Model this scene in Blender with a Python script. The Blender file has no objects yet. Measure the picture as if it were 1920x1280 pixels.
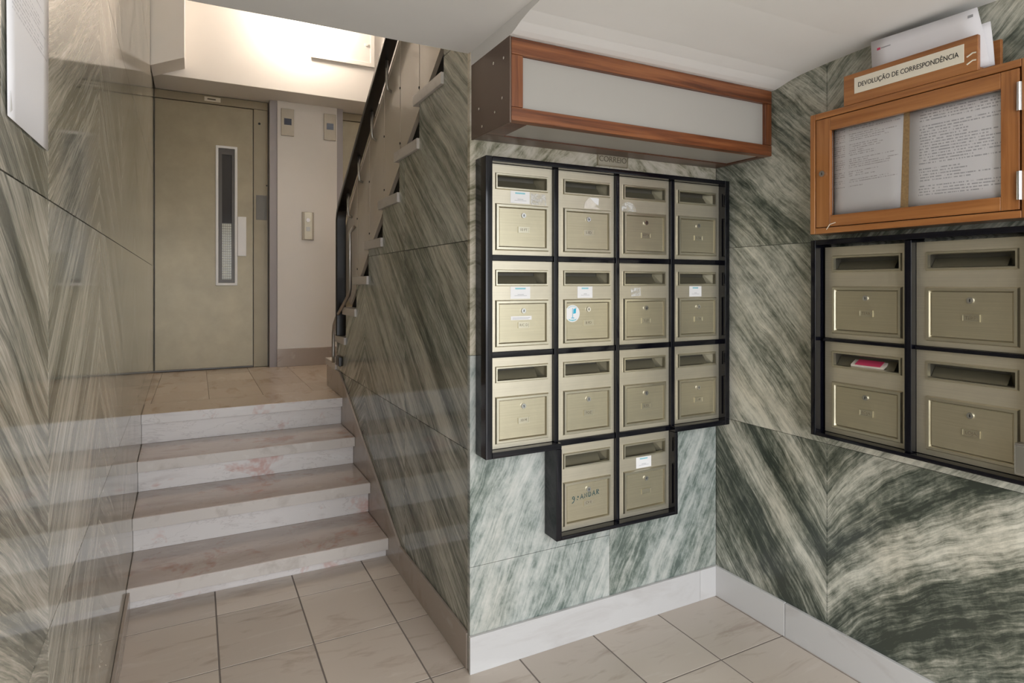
import bpy, bmesh, math, random
from mathutils import Vector, Matrix
random.seed(7)
R = math.radians
scene = bpy.context.scene
COL = scene.collection

# ------------------------------------------------------------------ camera, world, exposure
cam_d = bpy.data.cameras.new('camera'); cam = bpy.data.objects.new('camera', cam_d); COL.objects.link(cam)
cam.location = (0, 0, 1.3); cam.rotation_euler = (R(90), 0, R(-27.45))
cam_d.sensor_width = 36; cam_d.lens = 36 * 1138 / 1920; cam_d.shift_y = -108 / 1920; cam_d.clip_start = .02
scene.camera = cam
scene.view_settings.view_transform = 'Standard'; scene.view_settings.look = 'None'
scene.view_settings.gamma = 1; scene.view_settings.use_curve_mapping = False
scene.view_settings.exposure = .92
world = bpy.data.worlds.new('sky'); scene.world = world; world.use_nodes = True
bg = world.node_tree.nodes['Background']; bg.inputs['Color'].default_value = (.93, .96, 1.0, 1); bg.inputs['Strength'].default_value = 3.3
# daylight enters through the street entrance behind the viewer; the portal only guides the sampling of that sky
pd = bpy.data.lights.new('entrance_portal', 'AREA'); pd.shape = 'RECTANGLE'; pd.size = 2.1; pd.size_y = 2.0; pd.cycles.is_portal = True
po = bpy.data.objects.new('entrance_portal', pd); COL.objects.link(po); po.location = (.86, -.78, 1.02); po.rotation_euler = (R(90), 0, 0)

# ------------------------------------------------------------------ key dimensions (metres)
XS, YM, XR = .818, 1.866, 1.935          # stair side wall, letterbox wall, right wall
ZC, ZL = 2.075, .593                     # lobby ceiling, lift landing
YE = 1.882                               # edge of the lobby ceiling
YB, YW, YD = 5.21, 5.50, 5.60            # beam face, pier face, lift doors
YFRONT = -.75
def xl(y): return -.19 - .02 * y         # face of the left wall, which toes out a little

# ------------------------------------------------------------------ material helpers
def new_mat(name):
    m = bpy.data.materials.new(name); m.use_nodes = True
    nt = m.node_tree; b = nt.nodes['Principled BSDF']
    return m, nt, b
def N(nt, t, **kw):
    n = nt.nodes.new(t)
    for k, v in kw.items():
        if k in ('operation', 'blend_type', 'data_type', 'uv_map', 'wave_type', 'bands_direction', 'noise_dimensions', 'distance', 'feature', 'attribute_name', 'use_clamp'): setattr(n, k, v)
        else: n.inputs[k].default_value = v
    return n
def L(nt, a, b): nt.links.new(a, b)
def math_(nt, op, a, b=None, c=None, clamp=False):
    n = nt.nodes.new('ShaderNodeMath'); n.operation = op; n.use_clamp = clamp
    for i, x in enumerate((a, b, c)):
        if x is None: continue
        if isinstance(x, (int, float)): n.inputs[i].default_value = x
        else: L(nt, x, n.inputs[i])
    return n.outputs[0]
def ramp(nt, fac, stops, interp='LINEAR'):
    n = nt.nodes.new('ShaderNodeValToRGB'); n.color_ramp.interpolation = interp
    e = n.color_ramp.elements
    while len(e) < len(stops): e.new(.5)
    for i, (p, c) in enumerate(stops):
        e[i].position = p; e[i].color = (*c, 1)
    L(nt, fac, n.inputs[0]); return n.outputs[0]
def noise(nt, vec, scale, detail=4, rough=.55, dist=0.):
    n = nt.nodes.new('ShaderNodeTexNoise'); n.inputs['Scale'].default_value = scale; n.inputs['Detail'].default_value = detail
    n.inputs['Roughness'].default_value = rough; n.inputs['Distortion'].default_value = dist
    if vec is not None: L(nt, vec, n.inputs['Vector'])
    return n.outputs['Fac']
def combine(nt, x, y, z):
    n = nt.nodes.new('ShaderNodeCombineXYZ')
    for i, v in enumerate((x, y, z)):
        if isinstance(v, (int, float)): n.inputs[i].default_value = v
        else: L(nt, v, n.inputs[i])
    return n.outputs[0]
def mix(nt, fac, a, b, mode='MIX'):
    n = nt.nodes.new('ShaderNodeMix'); n.data_type = 'RGBA'; n.blend_type = mode
    for i, x in ((0, fac), (6, a), (7, b)):
        if isinstance(x, (int, float)): n.inputs[i].default_value = x
        elif isinstance(x, tuple): n.inputs[i].default_value = (*x, 1)
        else: L(nt, x, n.inputs[i])
    return n.outputs[2]
def bump(nt, b, h, strength=.2, dist=.002):
    n = nt.nodes.new('ShaderNodeBump'); n.inputs['Strength'].default_value = strength; n.inputs['Distance'].default_value = dist
    L(nt, h, n.inputs['Height']); L(nt, n.outputs[0], b.inputs['Normal'])
def simple(name, col, rough=.5, metal=0., spec=.5, coat=0., mott=0., mscale=6.):
    m, nt, b = new_mat(name)
    b.inputs['Base Color'].default_value = (*col, 1); b.inputs['Roughness'].default_value = rough
    b.inputs['Metallic'].default_value = metal; b.inputs['Specular IOR Level'].default_value = spec; b.inputs['Coat Weight'].default_value = coat
    if mott:
        g = nt.nodes.new('ShaderNodeNewGeometry')
        f = noise(nt, g.outputs['Position'], mscale, 5, .6)
        lo = tuple(c * (1 - mott) for c in col); hi = tuple(min(1, c * (1 + mott)) for c in col)
        L(nt, ramp(nt, f, [(.3, lo), (.7, hi)]), b.inputs['Base Color'])
    return m

def marble(name, stops, rough=.09, warp=.06, fa=9., fb=42., spec=.5, blot=.10):
    m, nt, b = new_mat(name)
    uv = N(nt, 'ShaderNodeUVMap', uv_map='vein'); tn = N(nt, 'ShaderNodeUVMap', uv_map='tone')
    s1 = nt.nodes.new('ShaderNodeSeparateXYZ'); L(nt, uv.outputs[0], s1.inputs[0]); u, v = s1.outputs[0], s1.outputs[1]
    s2 = nt.nodes.new('ShaderNodeSeparateXYZ'); L(nt, tn.outputs[0], s2.inputs[0]); tone, seed = s2.outputs[0], s2.outputs[1]
    w = noise(nt, combine(nt, math_(nt, 'MULTIPLY', u, 3.5), math_(nt, 'MULTIPLY', v, 2.0), seed), 1, 3)
    w2 = noise(nt, combine(nt, math_(nt, 'MULTIPLY', u, 16), math_(nt, 'MULTIPLY', v, 7), seed), 1, 3)
    uu = math_(nt, 'ADD', u, math_(nt, 'MULTIPLY', math_(nt, 'SUBTRACT', w, .5), warp * 2))
    uu = math_(nt, 'ADD', uu, math_(nt, 'MULTIPLY', math_(nt, 'SUBTRACT', w2, .5), warp * .25))
    A = noise(nt, combine(nt, math_(nt, 'MULTIPLY', uu, fa), math_(nt, 'MULTIPLY', v, .8), seed), 1, 5, .6)
    B = noise(nt, combine(nt, math_(nt, 'MULTIPLY', uu, fb), math_(nt, 'MULTIPLY', v, 1.7), seed), 1, 6, .75)
    Cn = noise(nt, combine(nt, math_(nt, 'MULTIPLY', uu, fb * 4), math_(nt, 'MULTIPLY', v, 9), seed), 1, 4, .7)
    val = math_(nt, 'ADD', math_(nt, 'ADD', math_(nt, 'MULTIPLY', A, .42), math_(nt, 'MULTIPLY', B, .44)), math_(nt, 'MULTIPLY', Cn, .26))
    D = noise(nt, combine(nt, math_(nt, 'MULTIPLY', uu, 30), math_(nt, 'MULTIPLY', v, 17), seed), 1, 6, .7)
    val = math_(nt, 'ADD', val, math_(nt, 'MULTIPLY', math_(nt, 'SUBTRACT', D, .5), blot * 2))
    val = math_(nt, 'ADD', val, tone)
    c = ramp(nt, val, stops)
    tint = noise(nt, combine(nt, math_(nt, 'MULTIPLY', u, 4), math_(nt, 'MULTIPLY', v, 2), math_(nt, 'ADD', seed, 40)), 1, 2)
    c = mix(nt, ramp(nt, tint, [(.45, (0, 0, 0)), (.7, (.35, .35, .35))]), c, mix(nt, 1., c, (1.0, .90, .80), 'MULTIPLY'))
    L(nt, c, b.inputs['Base Color'])
    b.inputs['Roughness'].default_value = rough; b.inputs['Specular IOR Level'].default_value = spec
    return m
def greens(k, t=(1, 1, 1)):
    base = [(.43, (.045, .055, .047)), (.495, (.12, .135, .115)), (.55, (.25, .26, .23)), (.61, (.44, .44, .40)), (.70, (.68, .67, .62))]
    return [(p, tuple(min(1, c * k * q) for c, q in zip(cc, t))) for p, cc in base]
M = {}
M['marble_side'] = marble('veined_green_marble', greens(1., (1.0, 1.0, .95)), .08, .03, 10, 58, blot=.06)
M['marble_left'] = marble('veined_grey_green_marble', greens(1.0, (1.06, 1.0, .92)), .08, .025, 11, 64, blot=.03, spec=.32)
M['marble_right'] = marble('folded_green_marble', greens(1.05, (1.0, 1.0, .94)), .12, .045, 8, 44, blot=.14)
M['marble_pale'] = marble('pale_green_marble', [(.41, (.11, .14, .125)), (.48, (.22, .26, .235)), (.55, (.36, .39, .365)), (.62, (.47, .49, .46)), (.72, (.58, .585, .55))], .14, .05, 7, 34, blot=.22)
M['marble_buff'] = marble('buff_green_marble', [(.40, (.16, .16, .10)), (.47, (.33, .31, .23)), (.54, (.52, .48, .38)), (.61, (.62, .57, .48)), (.71, (.70, .66, .57))], .15, .10, 8, 26, blot=.25)

def stone(name, base, dark, light, rough=.2, scale=(3, 9, 6), spots=None, spec=.5):
    m, nt, b = new_mat(name)
    g = nt.nodes.new('ShaderNodeNewGeometry'); oi = nt.nodes.new('ShaderNodeObjectInfo')
    mp = nt.nodes.new('ShaderNodeMapping'); mp.inputs['Scale'].default_value = scale; mp.inputs['Rotation'].default_value = (0, 0, R(25))
    L(nt, g.outputs['Position'], mp.inputs[0])
    ad = nt.nodes.new('ShaderNodeVectorMath'); ad.operation = 'ADD'; L(nt, mp.outputs[0], ad.inputs[0])
    rr = math_(nt, 'MULTIPLY', oi.outputs['Random'], 37.); L(nt, combine(nt, rr, rr, rr), ad.inputs[1])
    a = noise(nt, ad.outputs[0], 1, 6, .6, .6)
    c = ramp(nt, a, [(.30, dark), (.45, base), (.6, base), (.75, light)])
    br = math_(nt, 'MULTIPLY_ADD', oi.outputs['Random'], .16, .92)
    c = mix(nt, 1., c, combine(nt, br, br, br), 'MULTIPLY')
    if spots:
        s = noise(nt, g.outputs['Position'], 4.2, 4, .7, .4)
        c = mix(nt, ramp(nt, s, [(.56, (0, 0, 0)), (.66, (.8, .8, .8))]), c, spots)
        # dark hair cracks along the slab
        mp2 = nt.nodes.new('ShaderNodeMapping'); mp2.inputs['Scale'].default_value = (2.5, 9, 9); L(nt, g.outputs['Position'], mp2.inputs[0])
        k = noise(nt, mp2.outputs[0], 1, 5, .6, .5)
        kk = math_(nt, 'ABSOLUTE', math_(nt, 'SUBTRACT', k, .5))
        c = mix(nt, ramp(nt, kk, [(0., (.22, .22, .22)), (.010, (0, 0, 0))]), c, (.22, .17, .15))
    L(nt, c, b.inputs['Base Color']); b.inputs['Roughness'].default_value = rough; b.inputs['Specular IOR Level'].default_value = spec
    return m
M['tile'] = stone('beige_floor_tile', (.58, .505, .435), (.46, .38, .315), (.64, .575, .51), .22, (4, 14, 6))
M['tile_landing'] = stone('tan_landing_tile', (.56, .455, .36), (.42, .31, .225), (.64, .54, .44), .22, (9, 3, 6))
M['tread'] = stone('pinkish_marble_tread', (.55, .465, .415), (.45, .36, .315), (.63, .55, .50), .16, (3, 8, 6), (.44, .26, .20))
M['riser'] = stone('white_pink_marble_riser', (.74, .70, .68), (.60, .55, .53), (.82, .80, .79), .25, (3, 8, 9), (.60, .34, .29))
M['skirt_white'] = stone('white_marble_skirting', (.60, .59, .585), (.52, .50, .49), (.66, .655, .65), .2, (2, 4, 6))
M['skirt_tan'] = stone('tan_marble_skirting', (.42, .35, .30), (.33, .26, .21), (.52, .46, .41), .2, (4, 4, 6))
M['slab_end'] = stone('grey_stone_tread', (.62, .57, .53), (.50, .45, .41), (.70, .66, .62), .3, (9, 9, 9))
M['grout'] = simple('grey_grout', (.20, .17, .15), .9)
M['plaster'] = simple('white_plaster', (.78, .76, .735), .8, mott=.02, mscale=3)
M['ceiling'] = simple('white_ceiling_paint', (.86, .845, .83), .75, mott=.02, mscale=2)
M['wall_white'] = simple('cream_white_paint', (.80, .76, .71), .7, mott=.015, mscale=2)
M['black'] = simple('black_lacquered_metal', (.004, .004, .007), .10, spec=.4)
M['black_satin'] = simple('black_plastic_handrail', (.012, .010, .009), .28)
M['rail_black'] = simple('matt_black_paint', (.008, .007, .006), .6, spec=.15)
M['chrome'] = simple('chrome', (.72, .72, .72), .18, 1.)
M['keyhole'] = simple('dark_keyhole', (.01, .01, .01), .5)
M['steel'] = simple('brushed_steel', (.45, .43, .40), .35, 1.)
M['interior'] = simple('dark_box_interior', (.075, .068, .05), .55)
M['inner_flap'] = simple('dull_brass_flap', (.22, .20, .14), .4, .6)
M['brown_metal'] = simple('brown_painted_sheet', (.15, .10, .075), .5, mott=.06)
M['bronze_plate'] = simple('bronze_plate', (.36, .31, .24), .4, .7)
M['cork'] = simple('cork_board', (.50, .33, .16), .9, mott=.2, mscale=120)
M['cream_panel'] = simple('cream_enamel_panel', (.72, .64, .55), .22, coat=.3)
M['white_enamel'] = simple('white_enamel', (.88, .865, .84), .35)
M['rubber'] = simple('dark_gasket', (.03, .025, .025), .6)
M['display'] = simple('dark_blue_display', (.008, .008, .03), .1)
M['ink'] = simple('black_ink', (.02, .02, .02), .7)
M['engrave'] = simple('dark_engraving', (.16, .13, .08), .5)
M['marker'] = simple('teal_marker_ink', (.005, .07, .085), .5)
M['cyan_print'] = simple('cyan_print', (.03, .42, .62), .5)
M['pale_cyan'] = simple('pale_cyan_print', (.25, .55, .62), .5)
M['grey_print'] = simple('grey_print', (.35, .35, .37), .6)
M['red_print'] = simple('red_print', (.55, .05, .12), .5)
M['magenta'] = simple('magenta_paper', (.50, .05, .25), .5)
M['sticker'] = simple('white_sticker', (.80, .79, .79), .45)
M['sticker_old'] = simple('worn_sticker', (.68, .63, .56), .5, mott=.1, mscale=60)
M['card'] = simple('ivory_sign_plate', (.78, .72, .60), .45)
M['paper'] = simple('white_paper', (.78, .76, .79), .6)
M['dark_jamb'] = simple('grey_painted_jamb', (.40, .37, .37), .45)
M['pavement'] = simple('pale_pavement', (.42, .41, .39), .9, mott=.1)
M['lock_grey'] = simple('grey_lock_plate', (.20, .185, .16), .4)
M['alu_dark'] = simple('dark_aluminium', (.10, .09, .08), .4, .6)

def brushed(name, col, rough, horiz=True, metal=1., amt=.12):
    m, nt, b = new_mat(name)
    tc = nt.nodes.new('ShaderNodeTexCoord'); oi = nt.nodes.new('ShaderNodeObjectInfo')
    mp = nt.nodes.new('ShaderNodeMapping'); mp.inputs['Scale'].default_value = (4, 4, 260) if horiz else (260, 260, 4)
    L(nt, tc.outputs['Object'], mp.inputs[0])
    f = noise(nt, mp.outputs[0], 1, 2, .5)
    g = noise(nt, tc.outputs['Object'], 9, 4, .6, .5)
    c = mix(nt, ramp(nt, f, [(.3, (0, 0, 0)), (.7, (1, 1, 1))]), tuple(x * (1 - amt * .5) for x in col), tuple(min(1, x * (1 + amt * .5)) for x in col))
    c = mix(nt, ramp(nt, g, [(.35, (.25, .25, .25)), (.6, (0, 0, 0))]), c, tuple(x * .75 for x in col))
    L(nt, c, b.inputs['Base Color']); b.inputs['Metallic'].default_value = metal
    L(nt, math_(nt, 'MULTIPLY_ADD', f, .06, rough - .03), b.inputs['Roughness'])
    return m
M['champagne'] = brushed('champagne_anodised_aluminium', (.61, .56, .445), .42, metal=.8)
M['champagne_door'] = brushed('champagne_aluminium_door', (.54, .49, .355), .36, metal=.85)
M['champagne_trim'] = simple('champagne_moulding', (.64, .60, .48), .28, .95)
M['lift_paint'] = simple('olive_grey_lift_enamel', (.37, .315, .21), .36, .2, mott=.10, mscale=5)
M['lift_frame'] = simple('olive_lift_frame_enamel', (.35, .295, .20), .4, .2, mott=.05)

def wood(name, c1, c2, c3, rough=.35, axis='X', coat=.2):
    m, nt, b = new_mat(name)
    tc = nt.nodes.new('ShaderNodeNewGeometry'); mp = nt.nodes.new('ShaderNodeMapping')
    s = {'X': (2.5, 60, 60), 'Y': (60, 2.5, 60), 'Z': (60, 60, 2.5)}[axis]; mp.inputs['Scale'].default_value = s
    L(nt, tc.outputs['Position'], mp.inputs[0])
    f = noise(nt, mp.outputs[0], 1, 5, .65, .4)
    mp2 = nt.nodes.new('ShaderNodeMapping'); mp2.inputs['Scale'].default_value = tuple(x * .25 for x in s); L(nt, tc.outputs['Position'], mp2.inputs[0])
    g = noise(nt, mp2.outputs[0], 1, 3, .5)
    c = ramp(nt, math_(nt, 'ADD', math_(nt, 'MULTIPLY', f, .65), math_(nt, 'MULTIPLY', g, .35)), [(.36, c1), (.5, c2), (.64, c3)])
    L(nt, c, b.inputs['Base Color']); b.inputs['Roughness'].default_value = rough; b.inputs['Coat Weight'].default_value = coat
    bump(nt, b, f, .15, .0006)
    return m
RW = ((.05, .014, .006), (.17, .052, .018), (.29, .105, .038))
OW = ((.24, .088, .024), (.345, .135, .040), (.43, .185, .06))
for ax in 'XYZ':
    M['rwood' + ax] = wood('reddish_hardwood_' + ax.lower(), *RW, axis=ax)
    M['owood' + ax] = wood('orange_brown_wood_' + ax.lower(), *OW, rough=.3, axis=ax)
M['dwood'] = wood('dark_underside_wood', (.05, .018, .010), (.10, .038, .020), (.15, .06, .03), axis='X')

def glass(name, col=(1, 1, 1), rough=0., mixf=.9):
    # thin pane: mostly transparent with a mirror-like reflection at glancing angles
    m = bpy.data.materials.new(name); m.use_nodes = True; nt = m.node_tree; nt.nodes.clear()
    o = nt.nodes.new('ShaderNodeOutputMaterial'); t = nt.nodes.new('ShaderNodeBsdfTransparent'); g = nt.nodes.new('ShaderNodeBsdfGlossy')
    t.inputs[0].default_value = (*col, 1); g.inputs['Roughness'].default_value = rough
    fr = nt.nodes.new('ShaderNodeFresnel'); fr.inputs[0].default_value = 1.22
    mx = nt.nodes.new('ShaderNodeMixShader'); L(nt, fr.outputs[0], mx.inputs[0]); L(nt, t.outputs[0], mx.inputs[1]); L(nt, g.outputs[0], mx.inputs[2]); L(nt, mx.outputs[0], o.inputs[0])
    return m
M['glass'] = glass('clear_glass')
def frosted():
    m = bpy.data.materials.new('frosted_glass'); m.use_nodes = True; nt = m.node_tree; b = nt.nodes['Principled BSDF']; o = nt.nodes['Material Output']
    b.inputs['Base Color'].default_value = (.54, .515, .475, 1); b.inputs['Roughness'].default_value = .28
    t = nt.nodes.new('ShaderNodeBsdfTranslucent'); t.inputs[0].default_value = (.8, .8, .78, 1)
    mx = nt.nodes.new('ShaderNodeMixShader'); mx.inputs[0].default_value = .25; L(nt, b.outputs[0], mx.inputs[1]); L(nt, t.outputs[0], mx.inputs[2]); L(nt, mx.outputs[0], o.inputs[0])
    return m
M['frosted'] = frosted()
def wired(name, ca, cb, nx, nz, wd):
    m, nt, b = new_mat(name)
    tc = nt.nodes.new('ShaderNodeTexCoord'); s = nt.nodes.new('ShaderNodeSeparateXYZ'); L(nt, tc.outputs['Object'], s.inputs[0])
    fx = math_(nt, 'FRACT', math_(nt, 'MULTIPLY', s.outputs[0], nx)); fz = math_(nt, 'FRACT', math_(nt, 'MULTIPLY', s.outputs[2], nz))
    k = math_(nt, 'MAXIMUM', math_(nt, 'LESS_THAN', fx, wd), math_(nt, 'LESS_THAN', fz, wd))
    c = mix(nt, k, ca, cb)
    L(nt, c, b.inputs['Base Color']); b.inputs['Roughness'].default_value = .15
    bump(nt, b, math_(nt, 'MULTIPLY', fx, fz), .5, .002)
    return m
M['wired'] = wired('wired_glass_lit_tone', (.52, .50, .36), (.20, .18, .13), 70, 48, .22)  # pale yellow paints in the lit lift car seen through the lower pane
M['grille'] = wired('dark_slatted_grille', (.12, .105, .095), (.03, .025, .022), .01, 90, .4)
def tape():
    m = bpy.data.materials.new('clear_tape'); m.use_nodes = True; nt = m.node_tree; b = nt.nodes['Principled BSDF']; o = nt.nodes['Material Output']
    b.inputs['Base Color'].default_value = (.8, .79, .76, 1); b.inputs['Roughness'].default_value = .12
    t = nt.nodes.new('ShaderNodeBsdfTransparent'); mx = nt.nodes.new('ShaderNodeMixShader')
    g = nt.nodes.new('ShaderNodeNewGeometry'); f = noise(nt, g.outputs['Position'], 70, 3)
    L(nt, ramp(nt, f, [(.42, (.9, .9, .9)), (.6, (.35, .35, .35))]), mx.inputs[0]); L(nt, b.outputs[0], mx.inputs[1]); L(nt, t.outputs[0], mx.inputs[2]); L(nt, mx.outputs[0], o.inputs[0])
    return m
M['tape'] = tape()
def printed(name, rows, margin=(.08, .92), top=.04, bottom=.70, ink=(.20, .17, .22), two=False, seed=0., red=False):
    # a page of small illegible type: one broken dark line per row, ragged on the right
    m, nt, b = new_mat(name)
    uv = N(nt, 'ShaderNodeUVMap', uv_map='page'); s = nt.nodes.new('ShaderNodeSeparateXYZ'); L(nt, uv.outputs[0], s.inputs[0]); x, y = s.outputs[0], s.outputs[1]
    yy = math_(nt, 'MULTIPLY', math_(nt, 'SUBTRACT', 1., y), rows); row = math_(nt, 'FLOOR', yy); fr = math_(nt, 'FRACT', yy)
    wn = nt.nodes.new('ShaderNodeTexWhiteNoise'); wn.noise_dimensions = '2D'; L(nt, combine(nt, row, seed + .37, 0), wn.inputs[0])
    wn2 = nt.nodes.new('ShaderNodeTexWhiteNoise'); wn2.noise_dimensions = '2D'; L(nt, combine(nt, row, seed + 5.1, 0), wn2.inputs[0])
    inrow = math_(nt, 'MULTIPLY', math_(nt, 'GREATER_THAN', fr, .30), math_(nt, 'LESS_THAN', fr, .72))
    t = noise(nt, combine(nt, math_(nt, 'MULTIPLY', x, 75), math_(nt, 'MULTIPLY', row, 3.7), seed), 1, 2, .6)
    word = math_(nt, 'GREATER_THAN', t, .47)
    end = math_(nt, 'MULTIPLY_ADD', wn.outputs[0], .55, margin[1] - .5)
    ok = math_(nt, 'MULTIPLY', math_(nt, 'GREATER_THAN', x, margin[0]), math_(nt, 'LESS_THAN', x, end))
    if two:
        ok = math_(nt, 'MULTIPLY', ok, math_(nt, 'MAXIMUM', math_(nt, 'LESS_THAN', x, .20), math_(nt, 'GREATER_THAN', x, .26)))
    ok = math_(nt, 'MULTIPLY', ok, math_(nt, 'GREATER_THAN', wn2.outputs[0], .18))
    ok = math_(nt, 'MULTIPLY', ok, math_(nt, 'MULTIPLY', math_(nt, 'LESS_THAN', y, 1 - top), math_(nt, 'GREATER_THAN', y, 1 - bottom)))
    k = math_(nt, 'MULTIPLY', math_(nt, 'MULTIPLY', inrow, word), ok)
    k = math_(nt, 'MULTIPLY', k, .5)
    c = mix(nt, k, (.90, .885, .91), ink)
    L(nt, c, b.inputs['Base Color']); b.inputs['Roughness'].default_value = .55
    return m
M['page_a'] = printed('printed_notice_a', 44, (.03, .93), .02, .70, (.22, .16, .20), True, 1.3)
M['page_b'] = printed('printed_notice_b', 36, (.10, .98), .05, .88, (.13, .12, .17), False, 7.7)
M['page_c'] = printed('printed_notice_c', 60, (.10, .90), .02, .62, (.33, .32, .36), False, 3.1)

def emit(name, col, s):
    m, nt, b = new_mat(name); b.inputs['Emission Color'].default_value = (*col, 1); b.inputs['Emission Strength'].default_value = s; b.inputs['Base Color'].default_value = (*col, 1)
    return m
M['added_lamp'] = emit('added_lamp_diffuser', (1, .95, .88), 9)
M['lamp'] = emit('lamp_globe', (1, .90, .78), 10)

# ------------------------------------------------------------------ mesh helpers
class MB:
    def __init__(s): s.v = []; s.f = []
    def add(s, vs, fs):
        o = len(s.v); s.v += [tuple(p) for p in vs]; s.f += [tuple(i + o for i in f) for f in fs]; return s
    def box(s, x0, x1, y0, y1, z0, z1):
        if x0 > x1: x0, x1 = x1, x0
        if y0 > y1: y0, y1 = y1, y0
        if z0 > z1: z0, z1 = z1, z0
        return s.add([(x0, y0, z0), (x1, y0, z0), (x1, y1, z0), (x0, y1, z0), (x0, y0, z1), (x1, y0, z1), (x1, y1, z1), (x0, y1, z1)],
                     [(0, 3, 2, 1), (4, 5, 6, 7), (0, 1, 5, 4), (1, 2, 6, 5), (2, 3, 7, 6), (3, 0, 4, 7)])
    def prism(s, poly, axis, d0, d1):
        # poly in (Y,Z) for 'X', (X,Z) for 'Y', (X,Y) for 'Z'
        def P(a, b, d): return {'X': (d, a, b), 'Y': (a, d, b), 'Z': (a, b, d)}[axis]
        n = len(poly); vs = [P(a, b, d0) for a, b in poly] + [P(a, b, d1) for a, b in poly]
        return s.add(vs, [tuple(range(n)), tuple(range(2 * n - 1, n - 1, -1))] + [(i, i + n, (i + 1) % n + n, (i + 1) % n) for i in range(n)])
    def ring(s, o, h, y0, y1):
        # rectangular frame: outer (x0,x1,z0,z1), hole (x0,x1,z0,z1), front y0, back y1
        vs = []
        for y in (y0, y1):
            for r in (o, h): vs += [(r[0], y, r[2]), (r[1], y, r[2]), (r[1], y, r[3]), (r[0], y, r[3])]
        fs = []
        for i in range(4):
            j = (i + 1) % 4
            fs += [(i, j, 4 + j, 4 + i), (8 + j, 8 + i, 12 + i, 12 + j), (i, 8 + i, 8 + j, j), (4 + i, 4 + j, 12 + j, 12 + i)]
        return s.add(vs, fs)
    def bevel_ring(s, o, w, y_out, y_top, y_in, top=.5):
        # moulding: rises from outer edge at y_out to a ridge y_top and drops to y_in at the inner edge
        a = w * top * .5; b = w * (1 - top * .5)
        rs = [(0, y_out), (a, y_top), (b, y_top), (w, y_in)]
        vs = []
        for d, y in rs: vs += [(o[0] + d, y, o[2] + d), (o[1] - d, y, o[2] + d), (o[1] - d, y, o[3] - d), (o[0] + d, y, o[3] - d)]
        fs = []
        for k in range(3):
            for i in range(4):
                j = (i + 1) % 4; fs.append((4 * k + i, 4 * k + j, 4 * k + 4 + j, 4 * k + 4 + i))
        return s.add(vs, fs)
    def cyl(s, c, axis, r, d, n=16, r2=None):
        r2 = r if r2 is None else r2
        ax = {'X': Vector((1, 0, 0)), 'Y': Vector((0, 1, 0)), 'Z': Vector((0, 0, 1))}[axis]
        u = ax.orthogonal().normalized(); w = ax.cross(u); c = Vector(c); vs = []
        for k, (rr, t) in enumerate(((r, 0), (r2, d))):
            for i in range(n):
                a = 2 * math.pi * i / n; vs.append(c + ax * t + (u * math.cos(a) + w * math.sin(a)) * rr)
        return s.add(vs, [tuple(range(n - 1, -1, -1)), tuple(range(n, 2 * n))] + [(i, (i + 1) % n, n + (i + 1) % n, n + i) for i in range(n)])
    def tube(s, pts, r, n=10):
        pts = [Vector(p) for p in pts]; vs = []; up = None
        for i, p in enumerate(pts):
            t = (pts[min(i + 1, len(pts) - 1)] - pts[max(i - 1, 0)]).normalized()
            if up is None: up = t.orthogonal().normalized()
            up = (up - t * up.dot(t)).normalized(); w = t.cross(up)
            for k in range(n):
                a = 2 * math.pi * k / n; vs.append(p + (up * math.cos(a) + w * math.sin(a)) * r)
        m = len(pts)
        return s.add(vs, [tuple(range(n - 1, -1, -1)), tuple(range((m - 1) * n, m * n))] + [(i * n + k, i * n + (k + 1) % n, (i + 1) * n + (k + 1) % n, (i + 1) * n + k) for i in range(m - 1) for k in range(n)])
    def sphere(s, c, r, n=16, m=10, sz=1.):
        vs = []; c = Vector(c)
        for j in range(m + 1):
            th = math.pi * j / m
            for i in range(n): vs.append(c + Vector((math.sin(th) * math.cos(2 * math.pi * i / n) * r, math.sin(th) * math.sin(2 * math.pi * i / n) * r, math.cos(th) * r * sz)))
        return s.add(vs, [(j * n + i, (j + 1) * n + i, (j + 1) * n + (i + 1) % n, j * n + (i + 1) % n) for j in range(m) for i in range(n)])
    def mesh(s, name):
        me = bpy.data.meshes.new(name); me.from_pydata(s.v, [], s.f)
        bm = bmesh.new(); bm.from_mesh(me); bmesh.ops.remove_doubles(bm, verts=bm.verts, dist=1e-6); bmesh.ops.recalc_face_normals(bm, faces=bm.faces); bm.to_mesh(me); bm.free()
        return me
    def build(s, name, mat, parent=None, bevel=0., smooth=False, loc=None, seg=2):
        return obj(name, s.mesh(name), mat, parent, bevel, smooth, loc, seg)
def obj(name, me, mat, parent=None, bevel=0., smooth=False, loc=None, seg=2):
    if mat is not None and not me.materials: me.materials.append(M[mat] if isinstance(mat, str) else mat)
    o = bpy.data.objects.new(name, me); COL.objects.link(o)
    if parent is not None: o.parent = parent
    if loc: o.location = loc
    if smooth:
        for p in me.polygons: p.use_smooth = True
    if bevel:
        b = o.modifiers.new('bevel', 'BEVEL'); b.width = bevel; b.segments = seg; b.limit_method = 'ANGLE'; b.angle_limit = R(40)
        for p in me.polygons: p.use_smooth = True
        w = o.modifiers.new('wn', 'WEIGHTED_NORMAL'); w.keep_sharp = True
    return o
def tag(o, label, cat=None, group=None, kind=None):
    o['label'] = label
    if cat: o['category'] = cat
    if group: o['group'] = group
    if kind: o['kind'] = kind
    return o
def empty(name, label, cat, loc=(0, 0, 0), rz=0., group=None, kind=None):
    o = bpy.data.objects.new(name, None); COL.objects.link(o); o.empty_display_size = .05
    o.location = loc; o.rotation_euler = (0, 0, rz); return tag(o, label, cat, group, kind)
def B(name, mat, parent, x0, x1, y0, y1, z0, z1, bevel=0., **k): return MB().box(x0, x1, y0, y1, z0, z1).build(name, mat, parent, bevel, **k)
texts = []
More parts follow.
